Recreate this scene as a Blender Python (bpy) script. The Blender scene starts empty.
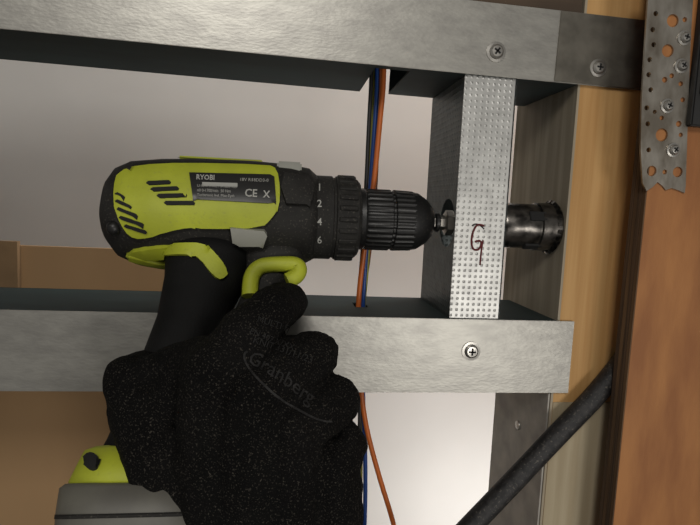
import bpy, bmesh, math, random
from mathutils import Vector, Matrix, noise
from mathutils.bvhtree import BVHTree
random.seed(3)
scene=bpy.context.scene
try: scene.view_settings.view_transform='Standard'
except: pass
F=540.0; CAM=Vector((0,-0.345,1.25))
R=(Matrix.Rotation(math.radians(-7),3,'Z')@Matrix.Rotation(math.radians(84),3,'X')@Matrix.Rotation(math.radians(2.6),3,'Z'))
cd=bpy.data.cameras.new('camera'); cam=bpy.data.objects.new('camera',cd); scene.collection.objects.link(cam)
cam.matrix_world=Matrix.Translation(CAM)@R.to_4x4()
cd.sensor_width=36; cd.lens=36*F/700; cd.clip_start=0.005
scene.camera=cam
def ray(px,py): return (R@Vector(((px-350)/F,(262.5-py)/F,-1))).normalized()
def P(px,py,Y):
    d=ray(px,py); return CAM+d*((Y-CAM.y)/d.y)
# ---------- materials
def mat(name,col,rough=.6,metal=0,col2=None,nscale=30,stretch=(1,1,1),bump=0,bscale=None,detail=4,spec=.5,lo=.35,hi=.65):
    m=bpy.data.materials.new(name); m.use_nodes=True; nt=m.node_tree; b=nt.nodes['Principled BSDF']
    b.inputs['Base Color'].default_value=(*col,1); b.inputs['Roughness'].default_value=rough; b.inputs['Metallic'].default_value=metal
    b.inputs['Specular IOR Level'].default_value=spec
    tc=nt.nodes.new('ShaderNodeTexCoord'); mp=nt.nodes.new('ShaderNodeMapping'); mp.inputs['Scale'].default_value=stretch
    nt.links.new(tc.outputs['Object'],mp.inputs[0])
    n=nt.nodes.new('ShaderNodeTexNoise'); n.inputs['Scale'].default_value=nscale; n.inputs['Detail'].default_value=detail
    nt.links.new(mp.outputs[0],n.inputs['Vector'])
    r=nt.nodes.new('ShaderNodeValToRGB'); c2=col2 or tuple(c*.8 for c in col)
    r.color_ramp.elements[0].color=(*c2,1); r.color_ramp.elements[0].position=lo
    r.color_ramp.elements[1].color=(*col,1); r.color_ramp.elements[1].position=hi
    nt.links.new(n.outputs['Fac'],r.inputs[0]); nt.links.new(r.outputs[0],b.inputs['Base Color'])
    if bump:
        n2=nt.nodes.new('ShaderNodeTexNoise'); n2.inputs['Scale'].default_value=bscale or nscale; n2.inputs['Detail'].default_value=3
        nt.links.new(mp.outputs[0],n2.inputs['Vector'])
        bp=nt.nodes.new('ShaderNodeBump'); bp.inputs['Strength'].default_value=bump; bp.inputs['Distance'].default_value=.001
        nt.links.new(n2.outputs['Fac'],bp.inputs['Height']); nt.links.new(bp.outputs[0],b.inputs['Normal'])
    return m
def dust(m,scale,lo,hi,amt,col=(.30,.27,.22)):
    nt=m.node_tree; b=nt.nodes['Principled BSDF']; src=b.inputs['Base Color'].links[0].from_socket
    tc=nt.nodes.new('ShaderNodeTexCoord'); v=nt.nodes.new('ShaderNodeTexNoise'); v.inputs['Scale'].default_value=scale; v.inputs['Detail'].default_value=2
    nt.links.new(tc.outputs['Object'],v.inputs['Vector'])
    r2=nt.nodes.new('ShaderNodeValToRGB'); r2.color_ramp.elements[0].position=lo; r2.color_ramp.elements[1].position=hi
    r2.color_ramp.elements[1].color=(amt,amt,amt,1)
    nt.links.new(v.outputs['Fac'],r2.inputs[0])
    mx=nt.nodes.new('ShaderNodeMixRGB'); nt.links.new(r2.outputs[0],mx.inputs[0]); nt.links.new(src,mx.inputs[1]); mx.inputs[2].default_value=(*col,1)
    nt.links.new(mx.outputs[0],b.inputs['Base Color'])
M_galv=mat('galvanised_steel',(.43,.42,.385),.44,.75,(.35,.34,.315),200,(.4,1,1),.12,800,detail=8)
M_galvd=mat('galvanised_steel_shaded',(.014,.028,.028),.7,0,(.009,.018,.019),50,(.3,1,1),spec=.3)  # same track steel, darkened in colour to stand for shade on webs
M_strap=mat('strap_steel',(.46,.43,.38),.38,.85,(.25,.22,.18),110,(1,1,.5),.15,300)
M_zinc=mat('zinc_screw',(.6,.58,.54),.3,.9)
M_dark=mat('recess_dark',(.01,.01,.01),.8)
M_wall=mat('painted_plasterboard',(.62,.61,.59),.9,0,(.58,.57,.55),6)
M_tan=mat('brown_cardboard',(.40,.25,.125),.85,0,(.33,.20,.095),9,(1,1,.3))
M_ceil=mat('ceiling_paint',(.5,.5,.48),.9)
M_floor=mat('concrete_floor',(.25,.24,.22),.9,0,(.18,.17,.16),12)
M_pine=mat('pine_wood',(.58,.34,.13),.65,0,(.46,.245,.08),38,(5,5,.18),.1,200)
M_pined=mat('pine_lit_pale',(.42,.36,.27),.7,0,(.31,.265,.19),45,(4,4,.25),.1,200)  # left side of the stud: light falling on it painted as paler pine
M_panel=mat('brown_board',(.42,.18,.055),.6,0,(.29,.11,.032),22,(3,3,.7),.1,400,detail=8)
M_paneledge=mat('board_edge',(.12,.07,.04),.8,0,(.05,.03,.018),200,(1,6,.08))
M_plast=mat('black_rubber',(.026,.025,.023),.7,0,(.017,.016,.015),60,(1,1,1),.15,900,spec=.25)
M_handle=mat('grip_rubber',(.008,.008,.008),.7,0,(.005,.005,.005),60,(1,1,1),.2,900,spec=.2)
M_chuck=mat('chuck_black',(.012,.012,.012),.42,0)
M_yel=mat('lime_plastic',(.47,.52,.030),.55,0,(.39,.43,.028),45,(1,1,1),.1,700,detail=8)
M_lab=mat('label_black',(.014,.014,.014),.35)
M_white=mat('print_white',(.42,.42,.39),.6)
M_grey=mat('grey_plastic',(.34,.34,.30),.45)
M_bat=mat('battery_grey',(.15,.145,.12),.5,0,(.11,.105,.09),60)
M_saw=mat('hole_saw_steel',(.20,.185,.17),.27,.9,(.04,.037,.034),150)
M_shank=mat('arbor_steel',(.42,.40,.36),.3,.9)
M_red=mat('red_marker',(.13,.012,.014),.7)
M_cable=mat('black_conduit',(.026,.024,.024),.6,0,(.006,.006,.007),260,(1,1,1),.3,500,detail=8)
M_print=mat('glove_print',(.026,.025,.024),.9,0,(.006,.006,.006),260)
dust(M_plast,900,.60,.78,.28); dust(M_yel,500,.60,.8,.28,(.20,.19,.08)); dust(M_cable,700,.6,.75,.3); dust(M_chuck,900,.62,.78,.15)
wires=[mat('wire_black',(.01,.01,.01),.4),mat('wire_blue',(.012,.06,.27),.4),mat('wire_orange',(.62,.15,.025),.4),mat('wire_yellow_green',(.40,.38,.03),.4),mat('wire_brown',(.30,.09,.03),.4)]
M_dim=mat('dimpled_steel',(.60,.60,.58),.42,.6,(.46,.46,.445),120)
nt=M_dim.node_tree; b=nt.nodes['Principled BSDF']; tc=nt.nodes.new('ShaderNodeTexCoord'); sx=nt.nodes.new('ShaderNodeSeparateXYZ'); nt.links.new(tc.outputs['Object'],sx.inputs[0])
def sn(out,k):
    a=nt.nodes.new('ShaderNodeMath'); a.operation='MULTIPLY'; a.inputs[1].default_value=k; nt.links.new(out,a.inputs[0])
    c=nt.nodes.new('ShaderNodeMath'); c.operation='SINE'; nt.links.new(a.outputs[0],c.inputs[0])
    e=nt.nodes.new('ShaderNodeMath'); e.operation='MAXIMUM'; e.inputs[1].default_value=0; nt.links.new(c.outputs[0],e.inputs[0]); return e.outputs[0]
def mul(a,c,op='MULTIPLY'):
    m=nt.nodes.new('ShaderNodeMath'); m.operation=op; nt.links.new(a,m.inputs[0]); nt.links.new(c,m.inputs[1]); return m.outputs[0]
ad=mul(sx.outputs[0],sx.outputs[1],'ADD')
h=mul(sn(ad,2*math.pi/.0034),sn(sx.outputs[2],2*math.pi/.0034))
bp=nt.nodes.new('ShaderNodeBump'); bp.inputs['Strength'].default_value=.6; bp.inputs['Distance'].default_value=.0005
nt.links.new(h,bp.inputs['Height']); nt.links.new(bp.outputs[0],b.inputs['Normal'])
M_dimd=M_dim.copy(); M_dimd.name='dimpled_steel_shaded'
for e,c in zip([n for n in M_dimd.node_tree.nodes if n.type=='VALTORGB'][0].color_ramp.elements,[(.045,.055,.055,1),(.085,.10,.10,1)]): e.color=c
M_glove=mat('glove_knit',(.0062,.0060,.0058),.95,0,(.003,.003,.003),30,(1,1,1),.9,1100,spec=.12)
dust(M_glove,1300,.58,.80,.26)
# ---------- helpers
def empty(name,loc=(0,0,0)):
    o=bpy.data.objects.new(name,None); scene.collection.objects.link(o); o.location=loc; o.empty_display_size=.02; return o
def add(me,name,m,parent=None,smooth=False):
    if m: me.materials.append(m)
    o=bpy.data.objects.new(name,me); scene.collection.objects.link(o)
    if smooth:
        for p in me.polygons: p.use_smooth=True
    if parent:
        o.parent=parent; o.matrix_parent_inverse=Matrix.Translation(-Vector(parent.location))
    return o
def frombm(bm,name,m,parent=None,smooth=False):
    bmesh.ops.recalc_face_normals(bm,faces=bm.faces)
    me=bpy.data.meshes.new(name); bm.to_mesh(me); bm.free(); return add(me,name,m,parent,smooth)
def box(name,a,c,m,parent=None,bev=0):
    bm=bmesh.new(); bmesh.ops.create_cube(bm,size=1)
    a=Vector(a);c=Vector(c)
    for v in bm.verts: v.co=Vector(((a[i]+c[i])/2+v.co[i]*abs(c[i]-a[i])) for i in range(3))
    if bev: bmesh.ops.bevel(bm,geom=bm.edges[:],offset=bev,segments=2,affect='EDGES')
    return frombm(bm,name,m,parent)
def loft(name,rings,m,parent=None,n=48,ex=2.6,wave=None):
    bm=bmesh.new(); prev=None
    for (c,A,B) in rings:
        cur=[]
        for i in range(n):
            t=2*math.pi*i/n; ca,sa=math.cos(t),math.sin(t)
            k=wave(i) if wave else 1
            cur.append(bm.verts.new(c+A*k*math.copysign(abs(ca)**(2/ex),ca)+B*k*math.copysign(abs(sa)**(2/ex),sa)))
        if prev:
            for i in range(n): bm.faces.new((prev[i],prev[(i+1)%n],cur[(i+1)%n],cur[i]))
        else: bm.faces.new(cur[::-1])
        prev=cur
    bm.faces.new(prev)
    return frombm(bm,name,m,parent,True)
def lathe(name,prof,c,m,parent,n=64,rib=None):
    rings=[(Vector((x,c.y,c.z)),Vector((0,0,r)),Vector((0,r,0))) for x,r in prof]
    o=loft(name,rings,m,parent,n,2.0,rib)
    md=o.modifiers.new('e','EDGE_SPLIT'); md.split_angle=math.radians(35)
    return o
def evalmesh(o):
    dg=bpy.context.evaluated_depsgraph_get()
    me=bpy.data.meshes.new_from_object(o.evaluated_get(dg)); bpy.data.objects.remove(o); return me
def tube(name,pts,r,m,parent=None,fl=None,cyc=False):
    cu=bpy.data.curves.new(name,'CURVE'); cu.dimensions='3D'; s=cu.splines.new('NURBS'); s.points.add(len(pts)-1)
    for p,q in zip(s.points,pts): p.co=(*q,1)
    s.use_endpoint_u=True; s.order_u=3; s.use_cyclic_u=cyc; cu.bevel_depth=r; cu.bevel_resolution=4; cu.resolution_u=8; cu.use_fill_caps=True
    o=bpy.data.objects.new(name,cu); scene.collection.objects.link(o)
    return add(evalmesh(o),name,m,parent,True)
def plate(name,outline,holes,th,M,m,parent=None):
    cu=bpy.data.curves.new(name,'CURVE'); cu.dimensions='2D'; cu.fill_mode='BOTH'; cu.extrude=th/2
    def sp(pts):
        s=cu.splines.new('POLY'); s.points.add(len(pts)-1); s.use_cyclic_u=True
        for p,q in zip(s.points,pts): p.co=(q[0],q[1],0,1)
    sp(outline)
    for (x,y,r) in holes: sp([(x+r*math.cos(2*math.pi*i/28),y+r*math.sin(2*math.pi*i/28)) for i in range(28)])
    o=bpy.data.objects.new(name,cu); scene.collection.objects.link(o)
    me=evalmesh(o); me.transform(M)
    return add(me,name,m,parent)
def frontM(Y): return Matrix(((1,0,0,0),(0,0,-1,Y),(0,1,0,0),(0,0,0,1)))
def bvh(objs):
    vs=[];fs=[]
    for o in objs:
        k=len(vs); vs+= [v.co.copy() for v in o.data.vertices]; fs+=[[i+k for i in p.vertices] for p in o.data.polygons]
    return BVHTree.FromPolygons(vs,fs)
def screw(name,px,py,Y,r=.0045,parent=None,washer=True):
    c=P(px,py,Y); e=parent or empty(name,c)
    bm=bmesh.new(); n=24; pr=[(r*1.35,0),(r*1.35,.0005),(r,.0007),(r*.95,.0016),(r*.7,.0024),(0.0001,.0027)] if washer else [(r,0),(r,.0008),(r*.7,.0018),(.0001,.0021)]
    prev=None
    for q,hh in pr:
        cur=[bm.verts.new(c+Vector((q*math.cos(2*math.pi*i/n),-hh,q*math.sin(2*math.pi*i/n)))) for i in range(n)]
        if prev:
            for i in range(n): bm.faces.new((prev[i],prev[(i+1)%n],cur[(i+1)%n],cur[i]))
        prev=cur
    bm.faces.new(prev); frombm(bm,'screw_head',M_zinc,e)
    a=random.random()
    for k in (0,1):
        bm=bmesh.new(); bmesh.ops.create_cube(bm,size=1)
        bmesh.ops.scale(bm,vec=(r*1.0,.0012,r*.24),verts=bm.verts); bmesh.ops.rotate(bm,matrix=Matrix.Rotation(a+k*math.pi/2,3,'Y'),verts=bm.verts)
        bmesh.ops.translate(bm,vec=c+Vector((0,-.0023 if washer else -.0018,0)),verts=bm.verts); frombm(bm,'screw_recess_%d'%k,M_dark,e)
    return e
def cut_ngon(faces_px,step=4):
    bm=bmesh.new()
    for poly in faces_px:
        try: bm.faces.new([bm.verts.new((x,y,0)) for x,y in poly])
        except: pass
    xs=[v.co.x for v in bm.verts]; ys=[v.co.y for v in bm.verts]
    x=min(xs)+step
    while x<max(xs):
        bmesh.ops.bisect_plane(bm,geom=bm.verts[:]+bm.edges[:]+bm.faces[:],plane_co=(x,0,0),plane_no=(1,0,0)); x+=step
    y=min(ys)+step
    while y<max(ys):
        bmesh.ops.bisect_plane(bm,geom=bm.verts[:]+bm.edges[:]+bm.faces[:],plane_co=(0,y,0),plane_no=(0,1,0)); y+=step
    return bm
def smoothpoly(pts,it=2):
    for _ in range(it):
        q=[]
        for i in range(len(pts)):
            a=pts[i];b_=pts[(i+1)%len(pts)]
            q+= [(a[0]*.75+b_[0]*.25,a[1]*.75+b_[1]*.25),(a[0]*.25+b_[0]*.75,a[1]*.25+b_[1]*.75)]
        pts=q
    return pts
def conform(bm,tree,off,name,m,parent,thick=True,mirror=None):
    for v in bm.verts:
        d=ray(v.co.x,v.co.y); h=tree.ray_cast(CAM,d)
        if h[0] is None:
            q=CAM+d*((O.y-CAM.y)/d.y); h=tree.find_nearest(q); 
        n=h[1]
        if n.dot(d)>0: n=-n
        v.co=h[0]+n*off
    if thick: bm.normal_update()
    bmesh.ops.triangulate(bm,faces=bm.faces[:])
    me=bpy.data.meshes.new(name); bm.to_mesh(me); bm.free()
    o=add(me,name,m,parent,thick)
    if thick:
        s=o.modifiers.new('s','SOLIDIFY'); s.thickness=off*2; s.offset=0
        e=o.modifiers.new('e','EDGE_SPLIT'); e.split_angle=math.radians(50)
    if mirror:
        me2=me.copy()
        for v in me2.vertices: v.co=v.co-2*(v.co-mirror[0]).dot(mirror[1])*mirror[1]
        o2=add(me2,name+'_far',None,parent,thick)
        if thick:
            s=o2.modifiers.new('s','SOLIDIFY'); s.thickness=off*2; s.offset=0
    return o
def textpx(s,x0,y0,size,ang,tree,off,name,m,parent,step=5,bold=0,arc=0,sx=1):
    cu=bpy.data.curves.new('t','FONT'); cu.body=s; cu.size=1; cu.resolution_u=2; cu.offset=bold
    o=bpy.data.objects.new('t',cu); scene.collection.objects.link(o)
    me=evalmesh(o)
    bm=bmesh.new(); bm.from_mesh(me); a=math.radians(ang)
    for v in bm.verts:
        x,y=v.co.x*size*sx,v.co.y*size
        y+= -arc*(x*x)
        v.co=Vector((x0+x*math.cos(a)+y*math.sin(a), y0+x*math.sin(a)-y*math.cos(a),0))
    if step and size>15:
        xs=[v.co.x for v in bm.verts]; x=min(xs)+step
        while x<max(xs):
            bmesh.ops.bisect_plane(bm,geom=bm.verts[:]+bm.edges[:]+bm.faces[:],plane_co=(x,0,0),plane_no=(1,0,0)); x+=step
    return conform(bm,tree,off,name,m,parent,False)
# ---------- room
box('wall_back',(-2,.42,0),(2,.5,2.5),M_wall)
box('floor',(-2,-1.2,-.05),(2,.5,0),M_floor)
box('ceiling',(-2,-1.2,2.5),(2,.5,2.55),M_ceil)
tb=P(60,247,.15); tr=P(235,330,.15).x
cs=empty('cardboard_sheet',(-.3,.153,0))
box('sheet',(-1.0,.15,0.0),(tr,.156,tb.z),M_tan,cs)
nx=P(20,247,.149).x
box('folded_flap',(-1.0,.144,tb.z-.12),(nx,.1495,tb.z+.004),mat('cardboard_dark',(.27,.17,.085),.85),cs)
# ---------- framing
yf=-.035; yb=.035
zu=P(365,64,-.0365).z; zl=P(365,317,-.0365).z
xs1=P(457,200,yf).x; xs2=P(508,200,yf).x
xw=P(568,200,yf).x; xp=P(640,262,-.064).x
O=P(405,221,-.018)
HU=.0400; HL=.0455
ut=empty('upper_steel_track',(0,0,zu))
xe=P(645,60,-.0365).x
xg1=P(365,85,.01).x; xg2=P(396,85,.01).x
TL=[]
TL.append(box('front_flange',(-.93,-.0372,zu),(xe,-.0362,zu+HU),M_galv,ut,.0002))
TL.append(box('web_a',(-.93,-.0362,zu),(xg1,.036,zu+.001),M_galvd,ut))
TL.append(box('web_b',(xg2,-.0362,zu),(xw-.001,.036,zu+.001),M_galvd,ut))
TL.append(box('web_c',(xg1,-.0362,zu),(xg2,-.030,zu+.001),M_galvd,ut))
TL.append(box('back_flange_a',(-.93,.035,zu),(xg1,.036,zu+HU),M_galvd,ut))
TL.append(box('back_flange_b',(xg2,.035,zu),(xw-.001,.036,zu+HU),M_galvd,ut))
lx=P(556,50,-.0365).x
TL.append(box('splice_plate',(lx,-.0382,zu+.0005),(xe,-.0373,zu+HU-.0005),mat('galv_splice',(.21,.195,.165),.48,.8,(.14,.13,.11),90),ut))
TL.append(box('top_plate_timber',(-.93,-.034,zu+HU+.0005),(xw-.002,.05,zu+.12),mat('dark_timber',(.10,.065,.04),.8,0,(.06,.04,.025),30,(.3,2,2))))
piv=P(365,63,-.0365); RT=Matrix.Translation(piv)@Matrix.Rotation(.018,4,'Y')@Matrix.Translation(-piv)
for o in TL: o.data.transform(RT)
lt=empty('lower_steel_track',(0,0,zl))
xl=xw-.001; xle=P(571,355,-.0365).x
box('front_flange',(-.95,-.0372,zl-HL),(xle,-.0362,zl),M_galv,lt,.0002)
wx1=P(354,305,.0).x; wx2=P(367,305,.0).x
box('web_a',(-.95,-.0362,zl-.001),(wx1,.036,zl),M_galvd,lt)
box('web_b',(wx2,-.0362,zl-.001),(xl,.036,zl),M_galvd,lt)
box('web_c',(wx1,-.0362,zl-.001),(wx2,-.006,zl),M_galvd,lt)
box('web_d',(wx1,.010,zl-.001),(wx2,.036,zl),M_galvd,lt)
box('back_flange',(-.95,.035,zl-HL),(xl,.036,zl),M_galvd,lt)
st=empty('dimpled_steel_stud',(xs1,0,zl))
hz=zu-.0018; lz=zl+.0002
box('front_flange',(xs1,yf,lz),(xs2,yf+.0008,zu+.002),M_dim,st,.0002)
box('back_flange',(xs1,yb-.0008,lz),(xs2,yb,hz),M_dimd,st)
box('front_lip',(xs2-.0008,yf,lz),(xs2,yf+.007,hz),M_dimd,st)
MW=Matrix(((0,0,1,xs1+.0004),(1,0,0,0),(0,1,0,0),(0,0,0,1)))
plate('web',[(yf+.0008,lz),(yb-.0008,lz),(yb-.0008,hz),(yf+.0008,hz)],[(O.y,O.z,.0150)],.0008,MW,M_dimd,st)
g=[(484,226),(478,223),(473,231),(471,242),(473,250),(479,250),(482,243),(479,240),(475,242)]
tube('red_marker_letter',[P(x,y,yf-.0002) for x,y in g],.0006,M_red,st)
g=[(483,240),(481,252),(480,265)]
tube('red_marker_tail',[P(x,y,yf-.0002) for x,y in g],.0005,M_red,st)
g=[(472,226),(477,221),(484,229)]
tube('black_marker_stroke',[P(x,y,yf-.0001) for x,y in g],.0004,M_dark,st)
ws=empty('pine_stud',(xw,0,0))
box('timber',(xw+.0015,yf,0),(xw+.085,.05,2.5),M_pine,ws)
box('lit_pale_face',(xw,yf,0),(xw+.0015,.05,2.5),M_pined,ws)  # lit paleness of this side is put into the colour
box('lit_lower_face',(xw+.0016,yf-.0006,0.0),(xw+.085,yf,P(580,402,yf).z),mat('pine_lit_lower',(.48,.41,.28),.7,0,(.38,.31,.20),40,(4,4,.2)),ws)  # thin sheet whose paler colour paints the lit lower front of the stud
ms=empty('steel_edge_plate',(xw,0,zl-.05))
box('plate',(xw-.0012,-.034,0),(xw-.0002,.046,zl-.047),mat('dull_steel',(.46,.44,.40),.6,.4,(.34,.325,.30),60),ms)
lathe('rivet',[(xw-.0025,.0012),(xw-.0022,.003),(xw-.0012,.0032)],Vector((0,.004,P(528,425,.004).z)),M_zinc,ms,20)
box('pine_stud.001',(-1.0,-.035,0),(-.951,.05,2.5),M_pine)
pn=empty('brown_board_panel',(xp,0,0))
box('face',(xp,-.064,0),(xp+.40,-.0505,2.5),M_panel,pn)
for k in range(4):
    a=-.064+.0034*k
    box('ply_%d'%k,(xp-.0006,a+.0002,0),(xp,a+.0031,2.5),M_paneledge if k%2 else mat('ply_light_%d'%k,(.17,.10,.05),.8,0,(.09,.05,.025),150,(1,1,.1)),pn)
box('batten',(xp+.03,-.0504,0),(xp+.06,-.0352,2.5),M_pine,pn)
SY=-.0647
def S(px,py,Y=SY):
    q=P(px,py,Y); return (q.x,q.z)
out=[(649,-30),(641,100),(640,150),(642,183),(646,191),(652,187),(657,182),(662,186),(665,190),(671,188),(677,190),(684,193),(685,186),(687,120),(690,40),(694,-30)]
hol=[(672,21,6.5),(667,51,6.5),(661,135,6.8),(653,-5,3),(655,14,2.6),(652,30,2.6),(653,45,2.6),(649,60,2.6),(648,75,2.6),(650,90,2.6),(646,108,2.6),(647,124,2.6),(654,112,2.2),(680,84,2.6),(684,20,2.6),(682,100,2.6),(678,124,3.2),(680,135,2.4),(664,80,3),(671,76,2.6),(651,171,5.5),(664,172,2.6),(677,172,5.6),(648,150,2.6),(661,118,2.4)]
sc=.281/F
strap=empty('perforated_steel_strap',P(665,80,SY))
plate('strap_plate',[S(*p) for p in out],[(*S(x,y),r*sc) for x,y,r in hol],.0012,frontM(SY),M_strap,strap)
for (x,y) in [(684,38),(681,66),(667,106),(673,150)]: screw('s',x,y,SY-.0007,.0029,strap)
q1=P(689,126,-.068); q2=P(745,-40,-.068)
cb=empty('steel_corner_bracket',q1)
box('leg',(q1.x,-.0695,q1.z),(q2.x,-.0641,q2.z),mat('bracket_dark',(.05,.05,.05),.45,.6),cb,.0008)
box('rib',(q1.x+.003,-.0725,q1.z+.016),(q1.x+.0065,-.0695,q2.z),M_strap,cb,.0005)
screw('hex_screw',496,52,-.0373,.0042); screw('hex_screw',598,68,-.0383,.0038); screw('hex_screw',471,351,-.0373,.0043)
cp=[P(640,338,-.0425),P(608,383,-.0430),P(560,432,-.044),P(510,485,-.046),P(462,535,-.05)]
far=cp[-1]+ (cp[-1]-cp[-2])*2.5
cp+= [far, Vector((far.x-.05,-.06,.6)),Vector((far.x-.06,-.06,.01))]
tube('black_conduit_cable',cp,.0064,M_cable)
we=empty('electrical_wire_bundle',P(372,200,0))
W=[(0,[(369,40),(372,70),(369,120),(366,190),(362,260),(358,300),(360,345),(360,400),(359,470),(358,560)],.0013),
   (1,[(375,40),(378,75),(375,125),(370,190),(366,255),(363,300),(362,345),(363,400),(366,470),(364,560)],.0015),
   (2,[(383,40),(384,80),(380,120),(374,185),(364,250),(358,300),(358,350),(363,415),(377,470),(396,530),(402,570)],.0017),
   (3,[(372,40),(374,80),(371,130),(370,200),(368,262),(364,300),(361,345),(361,400),(361,480),(359,560)],.0012),
   (4,[(379,40),(381,75),(378,120),(376,190),(369,260),(362,300),(360,345),(362,400),(361,460),(360,560)],.0013)]
for i,(k,pts,r) in enumerate(W):
    yy=[-.002,.001,-.003,.005,.008][i]
    pp=[P(x,y,yy) for x,y in pts]
    pp=[pp[0]+Vector((0,0,.02))]+pp+[pp[-1]+Vector((0,0,-.35))]
    tube('wire_%d'%i,pp,r,wires[k],we)
# ---------- drill
th=math.radians(30)
U=Vector((1,0,0)); V=Vector((0,math.sin(th),math.cos(th))); Wd=Vector((0,-math.cos(th),math.sin(th)))
def MP(px,py,w=0):
    d=ray(px,py); o=O+Wd*w; t=(o-CAM).dot(Wd)/d.dot(Wd); return CAM+d*t
dr=empty('cordless_drill',O)
def X(px): return P(px,221,O.y).x
k=.327/F
sts=[(103,200,228,9),(104,194,234,15),(108,184,243,21),(116,174,252,26),(130,168,258,29),(160,166,262,31),(200,165,263,31),(250,167,263,31),(285,170,262,30),(303,173,260,28),(311,180,256,25)]
rings=[]
for x,a,c_,hw in sts:
    d=(c_-a)/2*k*1.0
    zc=P(x+2,(a+c_)/2,O.y).z
    rings.append((Vector((X(x+4),O.y,zc)),V*d,Wd*hw*.001))
body=loft('motor_housing',rings,M_plast,dr,64,2.5)
lathe('gear_case',[(X(296),.0255),(X(300),.0262),(X(312),.0262),(X(313),.0245)],O,M_plast,dr)
clutch=lathe('torque_collar',[(X(311),.0235),(X(313),.0250),(X(330),.0250),(X(331),.0240),(X(333),.0240),(X(334),.0250),(X(354),.0238),(X(357),.022)],O,M_plast,dr,72)
bm=bmesh.new()
for i in range(24):
    a=2*math.pi*i/24
    mm=Matrix.Translation(Vector((X(344),O.y,O.z)))@Matrix.Rotation(a,4,'X')@Matrix.Translation((0,0,.0246))@Matrix.Diagonal((.0105,.0026,.0024,1))
    bmesh.ops.create_cube(bm,size=1,matrix=mm)
bmesh.ops.bevel(bm,geom=bm.edges[:],offset=.0005,segments=1,affect='EDGES')
frombm(bm,'collar_ridges',M_plast,dr)
rib=lambda i: 1.0 if (i%4)<2 else .965
lathe('chuck_rear_ring',[(X(356),.0165),(X(358),.0185),(X(362),.0188),(X(364),.0178)],O,M_chuck,dr)
lathe('chuck_sleeve',[(X(363),.0176),(X(366),.0186),(X(388),.0186),(X(389),.0176),(X(391),.0176),(X(392),.0186),(X(410),.0182)],O,M_chuck,dr,128,rib)
lathe('chuck_nose',[(X(409),.0180),(X(416),.0172),(X(425),.0135),(X(431),.0090),(X(432),.006)],O,M_chuck,dr)
ar=empty('hole_saw',Vector((X(450),O.y,O.z)))
lathe('arbor_shank',[(X(430),.0046),(X(497),.0046)],O,M_shank,ar,6)
lathe('arbor_collar',[(X(434),.005),(X(435),.0060),(X(438),.0060),(X(439),.005)],O,M_chuck,ar,32)
lathe('arbor_nut',[(X(444),.0065),(X(445),.0078),(X(452),.0078),(X(453),.007)],O,M_shank,ar,6)
lathe('cup',[(X(497),.004),(X(498),.0134),(X(500),.0140),(X(533),.0140),(X(534),.0151),(xw+.001,.0151)],O,M_saw,ar,64)
for a,w_ in ((62,.011),(150,.011),(240,.011)):
    bm=bmesh.new()
    mm=Matrix.Translation(Vector(((X(529)),O.y,O.z)))@Matrix.Rotation(math.radians(a),4,'X')@Matrix.Translation((0,0,.0142))@Matrix.Diagonal((.011,.006,.0016,1))
    bmesh.ops.create_cube(bm,size=1,matrix=mm); bmesh.ops.bevel(bm,geom=bm.edges[:],offset=.0005,segments=1,affect='EDGES'); frombm(bm,'cup_slot',M_dark,ar)
bm=bmesh.new()
for i in range(22):
    mm=Matrix.Translation(Vector((xw-.0016,O.y,O.z)))@Matrix.Rotation(2*math.pi*i/22,4,'X')@Matrix.Translation((0,0,.0152))@Matrix.Rotation(.7,4,'Y')@Matrix.Diagonal((.0036,.0022,.0022,1))
    bmesh.ops.create_cube(bm,size=1,matrix=mm)
frombm(bm,'teeth',M_saw,ar)
hs=[(168,250,248,20),(166,250,262,19),(165,246,282,18),(158,226,320,17.5),(143,204,360,17.5),(127,186,400,17.5),(110,170,440,18),(100,165,458,19)]
def foot(name,hs,m,ex=4):
    rings=[]
    for l,r_,y,hw in hs:
        a=MP(l,y);c_=MP(r_,y); rings.append(((a+c_)/2,U*((c_-a).length/2),Wd*hw*.001))
    return loft(name,rings,m,dr,48,ex)
handle=foot('handle',hs,M_handle,2.4)
ft=foot('battery_foot',[(98,190,448,17),(89,195,452,21),(83,200,466,25),(76,204,482,28),(77,204,486,27)],M_yel,3.0)
bt=foot('battery_pack',[(74,206,484,27),(70,210,488,30),(67,216,510,31),(64,222,560,32),(68,220,566,31)],M_bat,3.6)
foot('battery_seam',[(66.5,216,512,31.4),(66,216,516,31.6)],M_plast,3.6)
tree=bvh([body]); mir=(O,Wd)
ymain=smoothpoly([(116,190),(120,174),(141,168),(182,166),(268,168),(277,172),(280,190),(279,208),(272,218),(262,227),(205,228),(192,226),(165,231),(150,236),(136,237),(126,230),(117,212)],1)
conform(cut_ngon([ymain]),tree,.0012,'lime_shell',M_yel,dr,True,mir)
bt2=bvh([body,handle])
strip=smoothpoly([(128,250),(150,246),(180,244),(203,244),(214,252),(228,272),(221,281),(213,277),(200,259),(190,255),(150,257),(130,260)],1)
conform(cut_ngon([strip]),bt2,.0012,'lime_strip',M_yel,dr,True,mir)
def slot(x1,y1,x2,y2,t=1.8):
    return [(x1,y1-t),(x2,y2-t),(x2+2,y2),(x2+1,y2+t),(x1+1,y1+t),(x1-2,y1)]
sl=[slot(150,186,170,185),slot(154,192,178,191),slot(160,198,186,197.5),slot(167,204.5,194,204.5),
    slot(120,196,125,199,1.5),slot(120,203,132,208,1.8),slot(121,210,138,216,1.8),slot(123,217.5,144,224,1.8),slot(128,225,147,230.5,1.6)]
for i,s_ in enumerate(sl): conform(cut_ngon([s_]),tree,.0016,'vent_%d'%i,M_dark,dr)
conform(cut_ngon([[(190,176),(274,178),(276,204),(268,205),(194,201)]]),tree,.0016,'rating_label',M_lab,dr)
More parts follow.
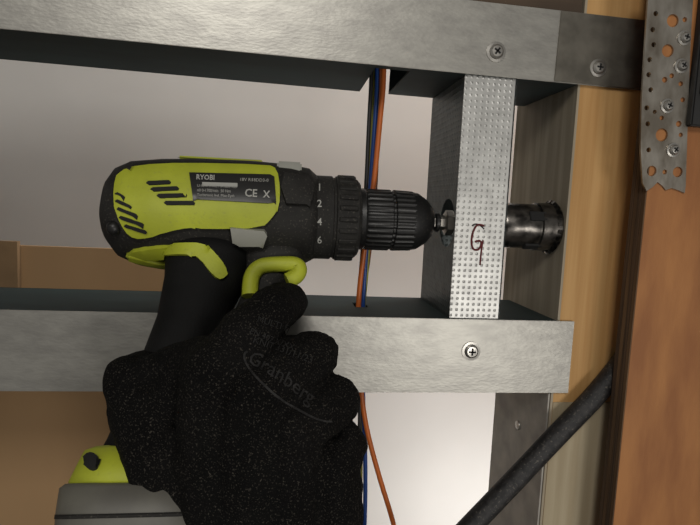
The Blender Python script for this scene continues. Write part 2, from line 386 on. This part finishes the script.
conform(cut_ngon([[(231,226),(264,229),(267,233),(263,242),(240,242),(233,238)]]),tree,.0022,'grey_badge',M_grey,dr)
conform(cut_ngon([[(284,176),(308,179),(311,190),(309,206),(286,205),(281,190)]]),tree,.0016,'gear_cover',M_plast,dr)
textpx('RYOBI',197,183,6.5,2,tree,.0036,'maker_text',M_white,dr,6,.02)
textpx('18V R18DD3-0',240,184.5,4.5,2,tree,.0036,'label_text_1',M_white,dr,6)
for i,t in enumerate(['LI-ION 0-440 / 0-1600 min','n0 0-1700/min  50 Nm','Techtronic Ind. Max-Eyth']):
    textpx(t,198,190+i*4.3,3.6,2,tree,.0036,'label_text_%d'%(i+2),M_white,dr,6)
conform(cut_ngon([[(203,185.5),(238,186.5),(238,190),(203,189)]]),tree,.0034,'label_bar',M_white,dr,False)
textpx('CE',245,199,10,3,tree,.0036,'ce_mark',M_white,dr,6,.02)
textpx('X',263,200,9,3,tree,.0036,'bin_mark',M_white,dr,6,.02)
ct=bvh([clutch])
for i,(t,x,y) in enumerate([('2',317,207),('4',317,225),('6',317,243),('1',317,191)]):
    textpx(t,x,y,10,0,ct,.0004,'number_%d'%i,M_white,dr,0,.01)
box('top_ridge',(X(178),O.y-.004,O.z+.030),(X(262),O.y+.012,O.z+.0320),M_yel,dr,.001)
q=tree.ray_cast(CAM,ray(291,172))[0] or MP(291,172)
box('bit_clip',(q.x-.008,q.y+.003,q.z-.001),(q.x+.006,q.y+.014,q.z+.006),M_grey,dr,.001)
q=tree.ray_cast(CAM,ray(114,228))[0]
if q: 
    bm=bmesh.new(); bmesh.ops.create_uvsphere(bm,u_segments=16,v_segments=8,radius=.004,matrix=Matrix.Translation(q)); frombm(bm,'housing_screw',M_chuck,dr,True)
gp=[(250,296),(250,280),(255,270),(263,265),(282,264),(296,264),(300,269),(297,277),(287,281)]
tube('trigger_trim',[MP(x,y,.012) for x,y in gp],.0044,M_yel,dr)
tube('trigger_trim_far',[MP(x,y,-.012) for x,y in gp],.0044,M_yel,dr)
foot('trigger',[(236,302,250,15),(242,302,262,13),(244,296,270,11),(244,286,284,10),(240,278,300,9),(235,270,312,8)],M_plast,2.6)
ftt=bvh([ft,bt,handle])
conform(cut_ngon([[(93+7*math.cos(a*.5236),463+8*math.sin(a*.5236)) for a in range(12)]]),ftt,.0012,'latch_button',M_dark,dr)
# ---------- gloved hand
hand=empty('gloved_hand',P(255,450,-.11))
_b=bmesh.new(); bmesh.ops.create_icosphere(_b,subdivisions=2,radius=1); ico_v=[v.co.copy() for v in _b.verts]; ico_f=[[v.index for v in f.verts] for f in _b.faces]; _b.free()
GV=[];GF=[]
def ball(p,r):
    k_=len(GV); GV.extend([p+v*r for v in ico_v]); GF.extend([[i+k_ for i in f] for f in ico_f])
def chain(pts):
    pp=[(P(x,y,Y),r) for x,y,Y,r in pts]
    for (a,ra),(c_,rc) in zip(pp,pp[1:]):
        n=max(2,int((a-c_).length/.0045))
        for i in range(n+1):
            t=i/n; ball(a.lerp(c_,t),ra+(rc-ra)*t)
chain([(235,640,-.100,.022),(215,500,-.112,.018),(212,378,-.118,.0140)])
chain([(255,640,-.100,.022),(250,500,-.116,.018),(250,400,-.124,.0140)])
chain([(275,640,-.100,.022),(285,510,-.114,.018),(292,430,-.121,.0135)])
chain([(303,640,-.100,.021),(330,540,-.108,.0165),(334,470,-.112,.0132)])
chain([(230,560,-.105,.019),(250,430,-.106,.016)]); chain([(280,560,-.100,.019),(290,450,-.105,.015)])
chain([(229,372,-.116,.0110),(275,352,-.100,.0100)]); chain([(275,410,-.115,.0110),(316,384,-.098,.0095)]); chain([(315,446,-.108,.0100),(334,424,-.096,.0092)])
chain([(212,378,-.119,.0138),(246,335,-.110,.0126),(270,312,-.099,.0116),(289,302,-.074,.0100),(279,298,-.050,.0088)])
chain([(250,400,-.125,.0138),(280,378,-.117,.0126),(310,356,-.105,.0122),(320,354,-.078,.0105),(280,352,-.048,.0095)])
chain([(292,430,-.122,.0135),(315,415,-.115,.0122),(337,400,-.104,.0118),(335,398,-.078,.0102),(280,392,-.050,.0092)])
chain([(334,470,-.113,.0130),(344,443,-.102,.0116),(335,438,-.080,.0096),(285,430,-.056,.0085)])
chain([(225,620,-.098,.021),(172,500,-.104,.0185),(147,425,-.103,.0152),(131,380,-.092,.0128),(145,372,-.072,.0110),(165,368,-.045,.009)])
chain([(172,500,-.104,.018),(220,420,-.108,.014)]); chain([(148,415,-.1,.014),(205,378,-.108,.012)]); chain([(136,385,-.092,.0120),(178,366,-.096,.0110),(210,362,-.108,.012)])
me=bpy.data.meshes.new('g'); me.from_pydata(GV,[],GF)
tmp=bpy.data.objects.new('g',me); scene.collection.objects.link(tmp)
rm=tmp.modifiers.new('r','REMESH'); rm.mode='VOXEL'; rm.voxel_size=.0014
sm=tmp.modifiers.new('s','SMOOTH'); sm.factor=.5; sm.iterations=5
gm=evalmesh(tmp)
for v in gm.vertices:
    q=v.co
    n1=noise.noise(Vector((q.x*55,q.y*55,q.z*110)));n2=noise.noise(q*170)
    v.co=q+v.normal*(n1*.0014+n2*.0007)
glove=add(gm,'glove',M_glove,hand,True)
w0=P(265,625,-.10); w1=w0+Vector((.012,-.010,-.055)); e1=w0+Vector((.05,-.06,-.26))
def rr(c,a,b_): return (c,Vector((a,0,0)),Vector((0,b_,0)))
loft('cuff',[rr(w0+Vector((0,0,.012)),.034,.026),rr(w0,.035,.027),rr(w1,.036,.029),rr(w1+Vector((0,0,-.003)),.033,.026)],M_glove,hand,48,2.1)
loft('forearm',[rr(w1+Vector((0,0,.004)),.031,.025),rr(w1.lerp(e1,.4),.038,.033),rr(e1,.046,.042),rr(e1+Vector((0,0,-.02)),.044,.04)],mat('sleeve_cloth',(.03,.035,.05),.9,0,None,80,(1,1,1),.5,400),hand,48,2.1)
gt=bvh([glove])
textpx('Granberg',246,362,20,27,gt,.0004,'print_logo',M_print,hand,4,.005,.0016)
textpx('MULTI FLEX',256,322,9,16,gt,.0004,'print_line_1',M_print,hand,6)
textpx('EN 407 X1XX',249,333,8,22,gt,.0004,'print_line_2',M_print,hand,6)
textpx('KNIT 331/11/23',252,342,9.5,20,gt,.0004,'print_line_3',M_print,hand,6)
def ell(cx,cy,a,b_,ang,t0,t1,w):
    o_=[];i_=[]
    for j in range(31):
        t=math.radians(t0+(t1-t0)*j/30)
        for L,dd in ((o_,w/2),(i_,-w/2)):
            x=(a+dd)*math.cos(t);y=(b_+dd)*math.sin(t);q=math.radians(ang)
            L.append((cx+x*math.cos(q)-y*math.sin(q),cy+x*math.sin(q)+y*math.cos(q)))
    return [[o_[j],o_[j+1],i_[j+1],i_[j]] for j in range(30)]
conform(cut_ngon(ell(290,386,56,16,36,15,190,2.4),8),gt,.0004,'print_arc',M_print,hand,False)
# ---------- lights
def area(name,loc,tgt,size,e,col=(1,1,1)):
    l=bpy.data.lights.new(name,'AREA'); l.size=size; l.energy=e; l.color=col
    o=bpy.data.objects.new(name,l); scene.collection.objects.link(o); o.location=loc
    o.rotation_euler=(Vector(tgt)-Vector(loc)).to_track_quat('-Z','Y').to_euler(); return o
area('work_light',(-.15,-1.0,1.80),(.05,0,1.25),.25,3.7,(1,.96,.9))
area('added_steel_highlight',(.40,-1.02,.98),(.1,0,1.2),.26,2.7,(1,.96,.90))  # added unseen lamp, placed to mirror a highlight in stud and lower track
area('room_light',(.45,.2,1.95),(.05,.42,1.2),.3,5.2,(1,.97,.93))
area('low_room_light',(.35,.15,.75),(.12,.42,1.1),.2,1.5,(1,.98,.95))
w=bpy.data.worlds.new('world'); scene.world=w; w.use_nodes=True
w.node_tree.nodes['Background'].inputs[0].default_value=(1,.96,.9,1); w.node_tree.nodes['Background'].inputs[1].default_value=.17
